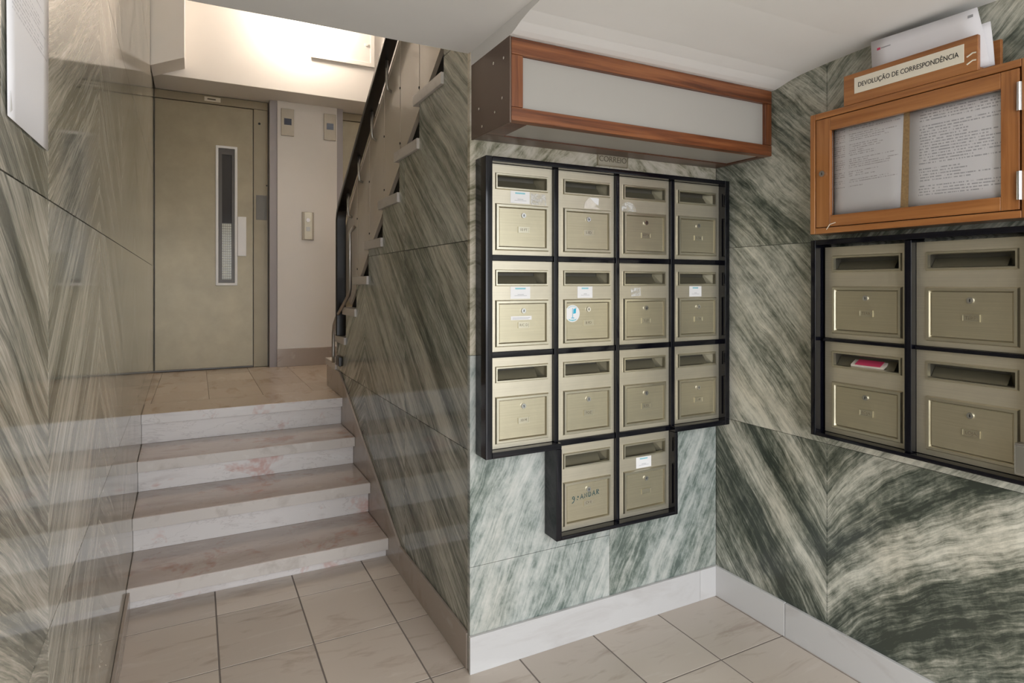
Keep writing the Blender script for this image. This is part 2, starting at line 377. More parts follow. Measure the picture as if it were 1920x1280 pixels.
def text(name, s, size, mat, parent, loc, rot, extrude=.0004, align='CENTER', sx=1.):
    c = bpy.data.curves.new(name, 'FONT'); c.body = s; c.size = size; c.align_x = align; c.align_y = 'CENTER'; c.extrude = extrude; c.resolution_u = 3
    o = bpy.data.objects.new(name + '_curve', c); COL.objects.link(o); texts.append((o, name, mat, parent, loc, rot, sx))
def flush_texts():
    bpy.context.view_layer.update(); dg = bpy.context.evaluated_depsgraph_get()
    for o, name, mat, parent, loc, rot, sx in texts:
        me = bpy.data.meshes.new_from_object(o.evaluated_get(dg)); me.materials.clear()
        t = obj(name, me, mat, parent); t.location = loc; t.rotation_euler = rot; t.scale = (sx, 1, 1)
    for t in texts:
        c = t[0].data; bpy.data.objects.remove(t[0]); bpy.data.curves.remove(c)

def clip(poly, a0, a1, b0, b1):
    def cut(p, inside, inter):
        out = []
        for i in range(len(p)):
            c, q = p[i - 1], p[i]
            if inside(q):
                if not inside(c): out.append(inter(c, q))
                out.append(q)
            elif inside(c): out.append(inter(c, q))
        return out
    def ia(k): return lambda c, q: (k, c[1] + (q[1] - c[1]) * (k - c[0]) / (q[0] - c[0]))
    def ib(k): return lambda c, q: (c[0] + (q[0] - c[0]) * (k - c[1]) / (q[1] - c[1]), k)
    for ins, it in ((lambda p: p[0] >= a0, ia(a0)), (lambda p: p[0] <= a1, ia(a1)), (lambda p: p[1] >= b0, ib(b0)), (lambda p: p[1] <= b1, ib(b1))):
        if len(poly) < 3: return []
        poly = cut(poly, ins, it)
    out = []
    for p in poly:
        if not out or math.dist(p, out[-1]) > 1e-5: out.append(p)
    if len(out) > 1 and math.dist(out[0], out[-1]) < 1e-5: out.pop()
    # drop collinear and zero-area remains
    area = sum(out[i - 1][0] * out[i][1] - out[i][0] * out[i - 1][1] for i in range(len(out))) / 2 if len(out) > 2 else 0
    return out if abs(area) > 2e-5 else []

def marble_panel(parent, axis, poly, d0, d1, uvf, mat, tone=lambda a, b: 0., seed=0., grid=0, name='marble_panel'):
    """one stone slab; uvf(a,b) gives the across-vein / along-vein coordinate of the stone"""
    mb = MB()
    def P(a, b, d): return {'X': (d, a, b), 'Y': (a, d, b)}[axis]
    if grid:
        a0 = min(p[0] for p in poly); a1 = max(p[0] for p in poly); b0 = min(p[1] for p in poly); b1 = max(p[1] for p in poly)
        n = grid; vs = [P(a0 + (a1 - a0) * i / n, b0 + (b1 - b0) * j / n, d0) for j in range(n + 1) for i in range(n + 1)]
        mb.add(vs, [(j * (n + 1) + i, j * (n + 1) + i + 1, (j + 1) * (n + 1) + i + 1, (j + 1) * (n + 1) + i) for j in range(n) for i in range(n)])
        c = [(a0, b0), (a1, b0), (a1, b1), (a0, b1)]
        mb.add([P(a, b, d0) for a, b in c] + [P(a, b, d1) for a, b in c], [(0, 1, 5, 4), (1, 2, 6, 5), (2, 3, 7, 6), (3, 0, 4, 7), (4, 5, 6, 7)])
    else: mb.prism(poly, axis, d0, d1)
    me = bpy.data.meshes.new(name); me.from_pydata(mb.v, [], mb.f)
    bm = bmesh.new(); bm.from_mesh(me)
    if grid: bmesh.ops.remove_doubles(bm, verts=bm.verts, dist=1e-6)
    bmesh.ops.recalc_face_normals(bm, faces=bm.faces); bm.to_mesh(me); bm.free()
    l1 = me.uv_layers.new(name='vein'); l2 = me.uv_layers.new(name='tone')
    for lp in me.loops:
        co = me.vertices[lp.vertex_index].co
        a, b = (co.y, co.z) if axis == 'X' else (co.x, co.z)
        l1.data[lp.index].uv = uvf(a, b); l2.data[lp.index].uv = (tone(a, b), seed)
    return obj(name, me, mat, parent)
def rect(a0, a1, b0, b1, g=.0012): return [(a0 + g, b0 + g), (a1 - g, b0 + g), (a1 - g, b1 - g), (a0 + g, b1 - g)]
def vein(joint, ang, flip=1):
    """book-matched veining about the vertical joint; ang = angle of the vein above the horizontal, moving away from the joint"""
    ca, sa = math.cos(R(ang)), math.sin(R(ang))
    return lambda a, b: (b * ca - abs(a - joint) * sa, abs(a - joint) * ca + b * sa)

# ================================================================== THE SETTING
# ---- floor of the lobby with its rectangular tiles
floor = tag(B('floor', 'grout', None, -.45, XR + .10, YFRONT, 3.90, -.08, -.0014), 'beige stone tiled lobby floor', 'floor', kind='structure')
xs = [.068 + .3085 * k for k in range(-2, 8)]; ys = [2.645 - .3715 * k for k in range(-1, 12)]
lob = [(xl(YFRONT), YFRONT), (XR - .001, YFRONT), (XR - .001, YM - .001), (XS, YM - .001), (XS, 2.858), (xl(2.858), 2.858)]
shared = None
for i in range(len(xs) - 1):
    for j in range(len(ys) - 1):
        a0, a1, b0, b1 = xs[i] + .0025, xs[i + 1] - .0025, ys[j + 1] + .0025, ys[j] - .0025
        full = a0 > -.14 and a1 < (XR - .01 if b1 < YM else XS - .005) and b1 < 2.85 and b0 > YFRONT and not (b0 < YM < b1)
        if full:
            if shared is None:
                hx, hy = (a1 - a0) / 2, (b1 - b0) / 2; shared = MB().box(-hx, hx, -hy, hy, -.02, 0).mesh('floor_tile')
            obj('floor_tile', shared, 'tile', floor, .0012, loc=((a0 + a1) / 2, (b0 + b1) / 2, 0), seg=1)
        else:
            p = clip(lob, a0, a1, b0, b1)
            if p: MB().prism(p, 'Z', -.02, 0).build('floor_tile', 'tile', floor, .0012, seg=1)

# ---- left wall (leans out by about a degree) with .70 m marble panels
wl = empty('wall_left', 'grey green veined marble wall along the left of the lobby', 'wall', (-.19, 0, 0), math.atan(.02), kind='structure')
B('wall_core', 'grout', wl, -.15, -.021, YFRONT, 5.75, -.05, 3.7)
jy = [-1.573 + .7 * k for k in range(0, 12)]; jz = [.02, .735, 1.437, 2.137, 2.84, 3.54]
for i in range(len(jy) - 1):
    for j in range(len(jz) - 1):
        y0, y1, z0, z1 = max(jy[i], YFRONT), min(jy[i + 1], 5.60), jz[j], jz[j + 1]
        if y1 - y0 < .05: continue
        if j == 0: z0 = .0
        if y1 < YE and z0 >= 2.137: continue
        J = jy[i + 1] if (i % 2 == 1) else jy[i]
        marble_panel(wl, 'X', rect(y0, y1, z0, z1), 0, -.02, vein(J, (27, 33, 24, 30, 28, 28)[j] + (i // 2) * 3), 'marble_left', seed=3.1 + j * 5.3 + (i // 2) * 7.7, tone=lambda a, b: .022)
sk = MB(); 
for y0, y1 in ((YFRONT, 0.4), (.4, 1.5), (1.5, 2.815)): B('skirting', 'skirt_tan', wl, .0005, .013, y0 + .001, y1 - .001, .0, .085, .002)

# ---- stair side wall: stepped marble wall under the upper flight
NST = 9
def tread_top(n): return ZL + .1872 * n
def tread_y(n): return 4.080 - .2790 * (n - 1)      # near end of tread n, where the next riser stands
prof = [(YM + .021, 0), (YM + .021, 2.40)]
for n in range(9, 0, -1):
    ya = max(tread_y(n), YM + .021); yb = tread_y(n - 1); zt = min(tread_top(n) - .046, 2.40)
    if yb <= ya: continue
    if n == 9: prof += [(yb, zt)]; prof[1] = (YM + .021, zt)
    else: prof += [(ya, zt), (yb, zt)]
prof += [(tread_y(0), 0)]
ws = empty('wall_stair', 'green marble wall with stepped top under the upper stair flight', 'wall', kind='structure')
MB().prism(prof, 'X', XS + .021, .99).build('wall_core', 'grout', ws)
cy = [1.15, 1.900, 2.608, 3.327, 4.046, 4.6]; cy[1] = YM + .021; cz = [0, .735, 1.447, 2.148, 2.9]
for i in range(1, len(cy) - 1):
    for j in range(len(cz) - 1):
        p = clip(prof, cy[i] + .0012, cy[i + 1] - .0012, cz[j] + .0012, cz[j + 1] - .0012)
        if not p: continue
        J = 3.327; uf = vein(J, -40 if j else -33)
        off = .37 if i == 1 else 0.
        marble_panel(ws, 'X', p, XS, XS + .02, (lambda a, b, uf=uf, off=off, j=j: (uf(a, b)[0] + off * .1, uf(a, b)[1] + off)), 'marble_side', seed=11.3 + j * 4.1, tone=lambda a, b, j=j: (.004, .014, .022, .01)[j])
# sloping stone skirting up the side of the steps
sk_top = [(YM + .021, .122), (2.655, .122), (3.95, .737), (tread_y(0), .737)]
for a, b in ((YM + .021, 2.655), (2.655, 3.25), (3.25, 3.95), (3.95, tread_y(0))):
    poly = [(YM + .021, 0)] + sk_top + [(tread_y(0), 0)]
    p = clip(poly, a + .0006, b - .0006, 0, 2)
    MB().prism(p, 'X', XS - .012, XS - .0005).build('skirting', 'skirt_tan', ws, .0015, seg=1)

# ---- letterbox wall
wm = empty('wall_back', 'pale green marble wall carrying the letterboxes', 'wall', kind='structure')
B('wall_core', 'grout', wm, XS + .022, XR + .02, YM + .021, YM + .12, 0, ZC + .05)
E0 = XS - .008
for (a0, a1, b0, b1, mat, sd, tn, ang, J) in ((E0, 1.385, .0, .351, 'marble_pale', 2.2, .0, -66, 3.), (E0, 1.385, .351, 1.06, 'marble_pale', 2.2, .0, -66, 3.), (1.385, XR - .001, .0, 1.06, 'marble_pale', 6.4, -.01, -62, 3.),
                                        (E0, 1.385, 1.06, ZC, 'marble_buff', 9.1, .0, -40, 3.), (1.385, XR - .001, 1.06, ZC, 'marble_buff', 14.1, .0, 35, 3.)):
    marble_panel(wm, 'Y', rect(a0, a1, b0, b1, .0008), YM, YM + .02, vein(J, ang), mat, seed=sd, tone=lambda a, b, tn=tn: tn)
for a0, a1 in ((E0 - .004, 1.832), (1.833, XR - .0135)): B('skirting', 'skirt_white', wm, a0, a1, YM - .013, YM - .0005, .0, .124, .0015)

# ---- right wall with a folded vein pattern
wr = empty('wall_right', 'green marble wall with folded veins carrying the notice cabinet', 'wall', kind='structure')
B('wall_core', 'grout', wr, XR + .021, XR + .12, YFRONT, YM + .12, -.02, ZC + .1)
J = 1.361
def fold_r(y, z):
    s = abs(y - J)
    if y > J: return ((z - 1.25 * s) * .72, s * 1.5 + z * .3)
    return ((z - (.55 * s + .17 * (1 - math.exp(-s / .22)))) * .72, s * 1.35 + z * .3)
def fold_tone(y, z):
    u = fold_r(y, z)[0]; g = lambda c, w: math.exp(-((u - c) / w) ** 2)
    s = abs(y - J)
    return -.115 * g(.245, .045) * (1 if y > J else math.exp(-max(0, s - .3) * 1.5)) + .05 * g(.37, .05) + .10 * g(.140, .060) - .10 * g(-.03, .10)
ry = [(J, YM + .0005), (.661, J), (-.039, .661), (-.739, -.039), (YFRONT, -.739)]; rz = [(0, .747), (.747, 1.447), (1.447, ZC)]
for k, (y0, y1) in enumerate(ry):
    for j, (z0, z1) in enumerate(rz):
        if k < 2 and j == 0: marble_panel(wr, 'X', rect(y0, y1, z0, z1, .0008), XR, XR + .02, fold_r, 'marble_right', fold_tone, 4.4, grid=14)
        elif j == 0: marble_panel(wr, 'X', rect(y0, y1, z0, z1, .0008), XR, XR + .02, vein(-.039, 35), 'marble_right', seed=8 + k)
        else: marble_panel(wr, 'X', rect(y0, y1, z0, z1, .0008), XR, XR + .02, vein(J if k < 2 else -.039, 47 if j == 1 else 44), 'marble_right', (lambda a, b: .035) if j == 1 else (lambda a, b: .02), seed=5.5 + j * 3)
for y0, y1 in ((1.522, YM - .0005), (.75, 1.521), (-.3, .749), (YFRONT, -.301)): B('skirting', 'skirt_white' if y0 < 1 else 'skirt_white', wr, XR - .013, XR - .0005, y0 + .0008, y1 - .0008, .0, .124, .0015)

# ---- lobby ceiling: flat on the left, on the right it rounds down to the light box
ceil = empty('ceiling', 'white painted lobby ceiling rounding down to the light box', 'ceiling', kind='structure')
B('ceiling_slab', 'ceiling', ceil, -.26, XS - .003, YFRONT, YE, ZC, ZC + .32)
pr = [(YFRONT, ZC), (1.20, ZC - .004), (1.36, ZC - .012), (1.46, ZC - .020), (1.515, ZC - .030), (1.55, ZC - .040), (1.572, ZC - .045), (YM, ZC - .045), (YM, ZC + .32), (YFRONT, ZC + .32)]
MB().prism(pr, 'X', XS - .003, XR + .02).build('coved_ceiling', 'ceiling', ceil)

# ---- lift landing, its walls, beam and upper ceiling
land = tag(MB().prism([(xl(3.9) - .02, 3.885), (2.05, 3.885), (2.05, YD + .0515), (xl(5.7) - .02, YD + .0515)], 'Z', .0, ZL - .004).build('floor', 'grout', None), 'tan stone tiled lift landing', 'floor', kind='structure')
lp = [(xl(4.16), 4.165), (XS + .03, 4.165), (XS + .03, 4.362), (1.94, 4.362), (1.94, 5.58), (xl(5.58), 5.58)]
for i in range(len(xs) - 1):
    for k in range(0, 5):
        b0 = 4.165 + .372 * k; p = clip(lp, xs[i] + .001, xs[i + 1] - .001, b0 + .001, b0 + .371)
        if p: MB().prism(p, 'Z', ZL - .02, ZL).build('landing_tile', 'tile_landing', land, .001, seg=1)
wb = empty('wall_lift', 'cream white wall around the lift doors', 'wall', kind='structure')
B('pier', 'wall_white', wb, .608, 1.106, YW, YD + .0515, ZL, 2.86, .003)
B('jamb', 'dark_jamb', wb, .549, .6075, YW + .015, YD + .0515, ZL, 2.86)
B('jamb', 'dark_jamb', wb, 1.1065, 1.16, YW + .015, YD + .0515, ZL, 2.86)
B('end_wall', 'wall_white', wb, 1.90, 2.05, YW, YD + .0515, ZL, 2.86)
B('wall_core', 'wall_white', wb, -.45, 2.05, YD + .052, YD + .25, ZL - .3, 3.7)
B('skirting', 'skirt_tan', wb, .605, 1.11, YW - .014, YW - .0005, ZL, .745, .002)
beam = tag(B('beam', 'wall_white', None, xl(5.3) + .002, 2.05, YB, YD + .0515, 2.86, 3.7, .003), 'cream white wall beam over the lift doors', 'beam', kind='structure')
bulk = tag(MB().prism([(xl(5.1) + .004, 2.835), (-.079, 2.925), (-.079, 3.7), (xl(5.1) + .004, 3.7)], 'Y', 4.95, YB - .001).build('bulkhead', 'wall_white', None), 'small shaded bulkhead high beside the left marble wall', 'bulkhead', kind='structure')
tag(B('wall_stairwell', 'wall_white', None, 1.955, 2.05, YM + .125, YW - .001, 0, 3.7), 'white wall on the far side of the upper stair flight', 'wall', kind='structure')
tag(B('wall_upper', 'wall_white', None, -.23, 2.05, .9, 1.0, ZC + .325, 3.7), 'white wall above the lobby ceiling', 'wall', kind='structure')
tag(B('ceiling_upper', 'ceiling', None, -.36, 2.05, .9, YD + .25, 3.701, 3.8), 'white ceiling above the lift landing', 'ceiling', kind='structure')

# ---- street entrance behind the viewer: open glazed front with slim mullions
ef = empty('window_1', 'slim dark framed street entrance opening', 'window', (0, YFRONT, 0), kind='structure')
for x0, x1 in ((-.16, -.11), (.84, .88), (1.87, 1.925)): B('mullion', 'alu_dark', ef, x0, x1, -.06, 0, 0, ZC - .001)
B('head_rail', 'alu_dark', ef, -.11, 1.87, -.06, 0, ZC - .06, ZC - .001)
tag(B('ground', 'pavement', None, -12, 14, -14, YFRONT - .07, -.12, -.06), 'pale pavement outside the entrance', 'pavement', kind='structure')

# ================================================================== THINGS
# ---- four marble entrance steps
st = empty('entrance_steps', 'four low pinkish white marble steps rising to the lift landing', 'steps', (.3, 2.82, 0))
ny = [2.82, 3.157, 3.505, 3.838]; nz = [.098, .262, .424, ZL]
for k in range(4):
    y0 = ny[k]; y1 = ny[k + 1] + .045 if k < 3 else 4.163
    def pl(ya, yb, xr=XS - .013): return [(xl(ya) + .0006 - .3, ya - 2.82), (xr - .3, ya - 2.82), (xr - .3, yb - 2.82), (xl(yb) + .0006 - .3, yb - 2.82)]
    MB().prism(pl(y0, y1), 'Z', nz[k] - .056, nz[k]).build('tread', 'tread' if k < 3 else 'tile_landing', st, .004)
    if k == 3:
        MB().prism(pl(y0 - .0015, y0 + .012), 'Z', nz[k] - .055, nz[k] - .002).build('nosing', 'riser', st, .001)
    else:
        MB().prism(pl(y0 - .0015, y0 + .012), 'Z', nz[k] - .055, nz[k] - .003).build('nosing', 'slab_end', st, .001)
    zb = -.002 if k == 0 else nz[k - 1] + .0005
    MB().prism(pl(y0 + .040, y0 + .075), 'Z', zb, nz[k] - .057).build('riser', 'riser', st, .001)

# ---- upper stair flight: stone treads seen end-on above the marble wall
us = empty('upper_staircase', 'grey stone stair flight climbing above the marble side wall', 'staircase', (1.4, 4.2, ZL))
tm = MB().box(XS - .012 - 1.4, 1.953 - 1.4, 0, .332, -.045, 0).mesh('tread'); rm = MB().box(.992 - 1.4, 1.953 - 1.4, 0, .022, 0, .1872 - .0455).mesh('riser')
for n in range(1, 10):
    if tread_y(n) < YM - .05: continue
    obj('tread', tm, 'slab_end', us, .002, loc=(0, tread_y(n) - 4.2, tread_top(n) - ZL), seg=1)
    obj('riser', rm, 'slab_end', us, loc=(0, tread_y(n) + .28 - 4.2 - .024, tread_top(n - 1) - ZL))

# ---- balustrade of the upper flight
ba = empty('balustrade', 'cream panelled balustrade with black handrail on the upper stair flight', 'balustrade', (.85, 3.9, ZL))
OX, OY, OZ = .85, 3.9, ZL
def rail_z(y): return 2.452 - .622 * (y - 2.83)
def pbot(y): return 2.218 - .668 * (y - 2.233)
def ptop(y): return rail_z(y) - .050
cuts = [1.95, 2.220, 2.494, 2.769, 3.041, 3.340, 3.625, 3.955]
for a, b in zip(cuts, cuts[1:]):
    poly = [(a + .003, pbot(a)), (b - .003, pbot(b)), (b - .003, ptop(b)), (a + .003, ptop(a))]
    if b == cuts[-1]: poly = [(a + .003, pbot(a)), (3.80, pbot(3.80)), (b - .003, pbot(b) + .16), (b - .003, ptop(b) - .04), (a + .003, ptop(a))]
    pn = MB().prism([(y - OY, z - OZ) for y, z in poly], 'X', .848 - OX, .860 - OX).build('panel', 'cream_panel', ba, .0015, seg=1)
    for zz in (pbot(a) + .10, ptop(a) - .22):
        MB().cyl((.8465 - OX, a + .006 - OY, zz - OZ), 'X', .006, .003, 8).build('screw', 'rubber', pn)
    B('joint_strip', 'bronze_plate', ba, .8605 - OX, .866 - OX, a - .012 - OY, a + .012 - OY, pbot(a) + .0 - OZ, ptop(a) - .02 - OZ)
    # pale edge trims along the top and bottom of each panel
    for fz, nm in ((lambda y: ptop(y) + .0005, 'top_trim'), (lambda y: pbot(y) - .0045, 'bottom_trim')):
        if b == cuts[-1] and nm == 'bottom_trim': continue
        bb = b - (.04 if b == cuts[-1] else 0); hh = .012 if nm == 'top_trim' else .004
        MB().prism([(a - OY, fz(a) - OZ), (bb - OY, fz(bb) - OZ), (bb - OY, fz(bb) + hh - OZ), (a - OY, fz(a) + hh - OZ)], 'X', .844 - OX, .862 - OX).build(nm, 'cream_panel', ba)
MB().prism([(y - OY, z - OZ) for y, z in ((1.95, pbot(1.95) - .14), (3.97, pbot(3.97) - .10), (3.97, pbot(3.97) + .02), (1.95, pbot(1.95) + .02))], 'X', .867 - OX, .885 - OX).build('stringer_plate', 'rail_black', ba)
hr = MB(); path = [(2.0, rail_z(2.0)), (3.88, rail_z(3.88)), (3.925, rail_z(3.925) - .02), (3.945, 1.70), (3.945, tread_top(2) + .001)]
t = .017
def off(i, s):
    p = Vector(path[i]); d = (Vector(path[min(i + 1, len(path) - 1)]) - Vector(path[max(i - 1, 0)])).normalized(); return p + Vector((-d.y, d.x)) * s
up = [off(i, t) for i in range(len(path))]; dn = [off(i, -t) for i in range(len(path))]
for i in range(len(path) - 1):
    q = [up[i], up[i + 1], dn[i + 1], dn[i]]
    hr.prism([(p.x - OY, p.y - OZ) for p in q], 'X', .786 - OX, .846 - OX)
hr.build('handrail', 'black_satin', ba, .006)
for y in (2.35, 2.63, 2.905, 3.19, 3.48, 3.76):
    z = rail_z(y) - .03
    MB().tube([(.822 - OX, y - OY, z + .012 - OZ), (.822 - OX, y - OY, z - .10 - OZ), (.826 - OX, y + .005 - OY, z - .125 - OZ), (.850 - OX, y + .01 - OY, z - .135 - OZ)], .0075).build('bracket', 'steel', ba, smooth=True)
MB().tube([(.83 - OX, 3.62 - OY, 1.640 - OZ), (.80 - OX, 3.615 - OY, 1.60 - OZ), (.80 - OX, 3.611 - OY, 1.27 - OZ), (.80 - OX, 3.64 - OY, 1.235 - OZ), (.80 - OX, 3.99 - OY, 1.085 - OZ), (.80 - OX, 4.07 - OY, 1.03 - OZ), (.80 - OX, 4.092 - OY, .98 - OZ), (.80 - OX, 4.098 - OY, .83 - OZ), (.80 - OX, 4.098 - OY, tread_top(1) + .001 - OZ)], .011).build('lower_tube', 'steel', ba, smooth=True)
MB().box(.79 - OX, .815 - OX, 3.88 - OY, 3.98 - OY, tread_top(1) + .001 - OZ, tread_top(1) + .06 - OZ).build('foot_bracket', 'black_satin', ba, .004)

# ---- lift doors
def lift_door(name, label, x0, parts=True):
    d = empty(name, label, 'door', (x0, YD, ZL), kind='structure')
    w = .842; lw = .727      # frame width, leaf width (leaf on the left)
    B('frame_head', 'lift_frame', d, 0, w, 0, .05, 2.196, 2.262, .002)
    B('frame_post', 'lift_frame', d, lw + .003, w, 0, .05, 0, 2.194, .002)
    B('top_gap', 'rubber', d, 0, w, .012, .05, 2.2625, 2.267)
    leaf = MB()
    hx = (.4395, .6035, .694, 1.857)
    leaf.ring((.003, lw - .003, .012, 2.190), hx, .004, .045)
    lf = leaf.build('leaf', 'lift_paint', d, .002)
    wf = MB().ring((hx[0], hx[1], hx[2], hx[3]), (hx[0] + .020, hx[1] - .020, hx[2] + .020, hx[3] - .020), -.006, .03).build('window_frame', 'white_enamel', lf, .002)
    MB().ring((hx[0] + .0205, hx[1] - .0205, hx[2] + .0205, hx[3] - .0205), (hx[0] + .048, hx[1] - .042, hx[2] + .05, hx[3] - .07), .006, .03).build('window_lining', 'alu_dark', lf)
    B('pane', 'wired', lf, hx[0] + .03, hx[1] - .03, .024, .029, hx[2] + .03, hx[2] + .52)
    B('grille', 'grille', lf, hx[0] + .03, hx[1] - .03, .024, .029, hx[2] + .5205, hx[3] - .03)
    B('handle_plate', 'white_enamel', lf, .6045, .672, -.014, .003, .94, 1.273, .004)
    B('lock_plate', 'lock_grey', d, lw + .022, w - .006, -.003, -.0002, 1.254, 1.465, .001)
    MB().cyl((.775, -.003, 2.075), 'Y', .010, .003, 12).build('screw', 'keyhole', d)
    MB().cyl((.834, -.003, 1.55), 'Y', .006, .003, 10).build('screw', 'keyhole', d)
    p = B('name_plate', 'card', d, .356, .476, -.003, -.0002, 2.214, 2.25, .001)
    B('print', 'engrave', p, .378, .44, -.0036, -.0031, 2.226, 2.238)
    return d
lift_door('door_1', 'olive grey lift door with narrow white framed window', -.300)
lift_door('door_2', 'second olive grey lift door half hidden behind the balustrade', 1.162)
def indicator(x0, x1, z0, z1, label):
    t = empty('floor_indicator', label, 'indicator', ((x0 + x1) / 2, YW, z0), group='lift floor indicators')
    hw = (x1 - x0) / 2; h = z1 - z0
    B('plate', 'bronze_plate', t, -hw, hw, -.012, -.0005, 0, h, .002)
    B('display', 'display', t, -hw * .55, hw * .6, -.0135, -.0122, h * .40, h * .64, .001)
indicator(.638, .742, 2.566, 2.796, 'bronze floor indicator with dark display nearest the left lift door')
indicator(.991, 1.094, 2.566, 2.796, 'bronze floor indicator with dark display nearest the handrail')
cp = empty('call_panel', 'brass lift call panel with two round buttons on the white pier', 'panel', (.857, YW, 1.682))
B('plate', 'bronze_plate', cp, -.049, .049, -.010, -.0005, 0, .241, .002)
B('face', 'champagne', cp, -.030, .034, -.014, -.0102, .004, .237, .002)
MB().cyl((0, -.020, .17), 'Y', .017, .006, 20).build('button', 'chrome', cp)
B('keypad', 'steel', cp, -.016, .018, -.017, -.0142, .075, .112, .001)
hb = empty('meter_hatch', 'white painted meter cupboard hatch on the beam above the lift', 'hatch', (1.10, YB, 3.163))
MB().ring((-.265, .262, 0, .50), (-.225, .225, .036, .465), -.022, -.0005).build('frame', 'wall_white', hb, .003)
hd = MB().box(-.224, .224, -.014, -.004, .037, .464).build('door', 'wall_white', hb, .002)
MB().cyl((.19, -.028, .185), 'Y', .014, .0135, 14).build('knob', 'white_enamel', hd)
ld = bpy.data.lights.new('landing_lamp_light', 'POINT'); ld.energy = 12; ld.color = (1, .86, .72); ld.shadow_soft_size = .09
lt = empty('ceiling_lamp', 'warm globe lamp on the landing ceiling', 'lamp', (.78, 5.03, 3.70))
B('base', 'white_enamel', lt, -.06, .06, -.06, .06, -.03, 0, .004)
MB().sphere((0, 0, -.11), .085).build('globe', 'lamp', lt, smooth=True)
lo = bpy.data.objects.new('landing_lamp_light', ld); COL.objects.link(lo); lo.parent = lt; lo.location = (0, -.02, -.25)

l2 = empty('ceiling_lamp', 'added unseen fill lamp on the lobby ceiling near the entrance', 'lamp', (.95, -.15, ZC - .003))  # added out of view to brighten the lobby floor and steps
MB().cyl((0, 0, -.012), 'Z', .16, .012, 32).build('base', 'white_enamel', l2)
MB().cyl((0, 0, -.060), 'Z', .12, .048, 32, .15).build('diffuser', 'added_lamp', l2, .01)

# ---- wooden light box over the letterboxes
lb = empty('light_box', 'reddish wooden light box with frosted glass above the letterboxes', 'light box', (XS, 1.586, 1.783))
W = XR - XS - .002; H = .246; D = YM - 1.586 - .001
B('top_rail', 'rwoodX', lb, .0045, W, 0, .034, H - .050, H, .003)
B('bottom_rail', 'rwoodX', lb, .0045, W, 0, .034, 0, .040, .003)
B('stile', 'rwoodZ', lb, .0045, .044, .001, .034, .0405, H - .0505, .002)
B('stile', 'rwoodZ', lb, W - .034, W, .001, .034, .0405, H - .0505, .002)
B('front_pane', 'frosted', lb, .0445, W - .0345, .014, .019, .041, H - .051)
B('back_rail', 'dwood', lb, .0045, W, D - .085, D, 0, .02, .002)
B('end_rail', 'dwood', lb, .0045, .075, .0345, D - .0855, 0, .02, .002)
B('end_rail', 'dwood', lb, W - .03, W, .0345, D - .0855, 0, .02, .002)
B('bottom_pane', 'frosted', lb, .0755, W - .0305, .035, D - .086, .004, .009)
B('inner_rail', 'dwood', lb, .0755, W - .0305, .0345, .05, .010, .02)
sp = MB().prism([(0, -.008), (D + .014, -.002), (D + .014, .297), (0, .287)], 'X', -.002, .004).build('side_sheet', 'brown_metal', lb, .001, seg=1)
for y, z in ((.215, .085), (.19, .005 + .018), (.045, .075), (.095, .045), (.035, .192), (.105, .198)):
    MB().cyl((-.0045, y, z), 'X', .0045, .0025, 10).build('screw', 'chrome', sp)
B('back_board', 'plaster', lb, .0045, W, D - .004, D, .0205, H)
MB().tube([(.15, .14, .15), (W - .15, .14, .15)], .014, 12).build('fluorescent_tube', 'white_enamel', lb, smooth=True)
pq = empty('sign_plate', 'small metal sign reading CORREIO over the letterboxes', 'sign', (1.396, YM, 1.742))
B('plate', 'champagne', pq, -.070, .070, -.006, -.0005, 0, .052, .001)
MB().ring((-.070, .070, 0, .052), (-.066, .066, .004, .048), -.0078, -.0062).build('rim', 'champagne_trim', pq)
text('lettering', 'CORREIO', .030, 'engrave', pq, (0, -.0064, .026), (R(90), 0, 0), .0006)

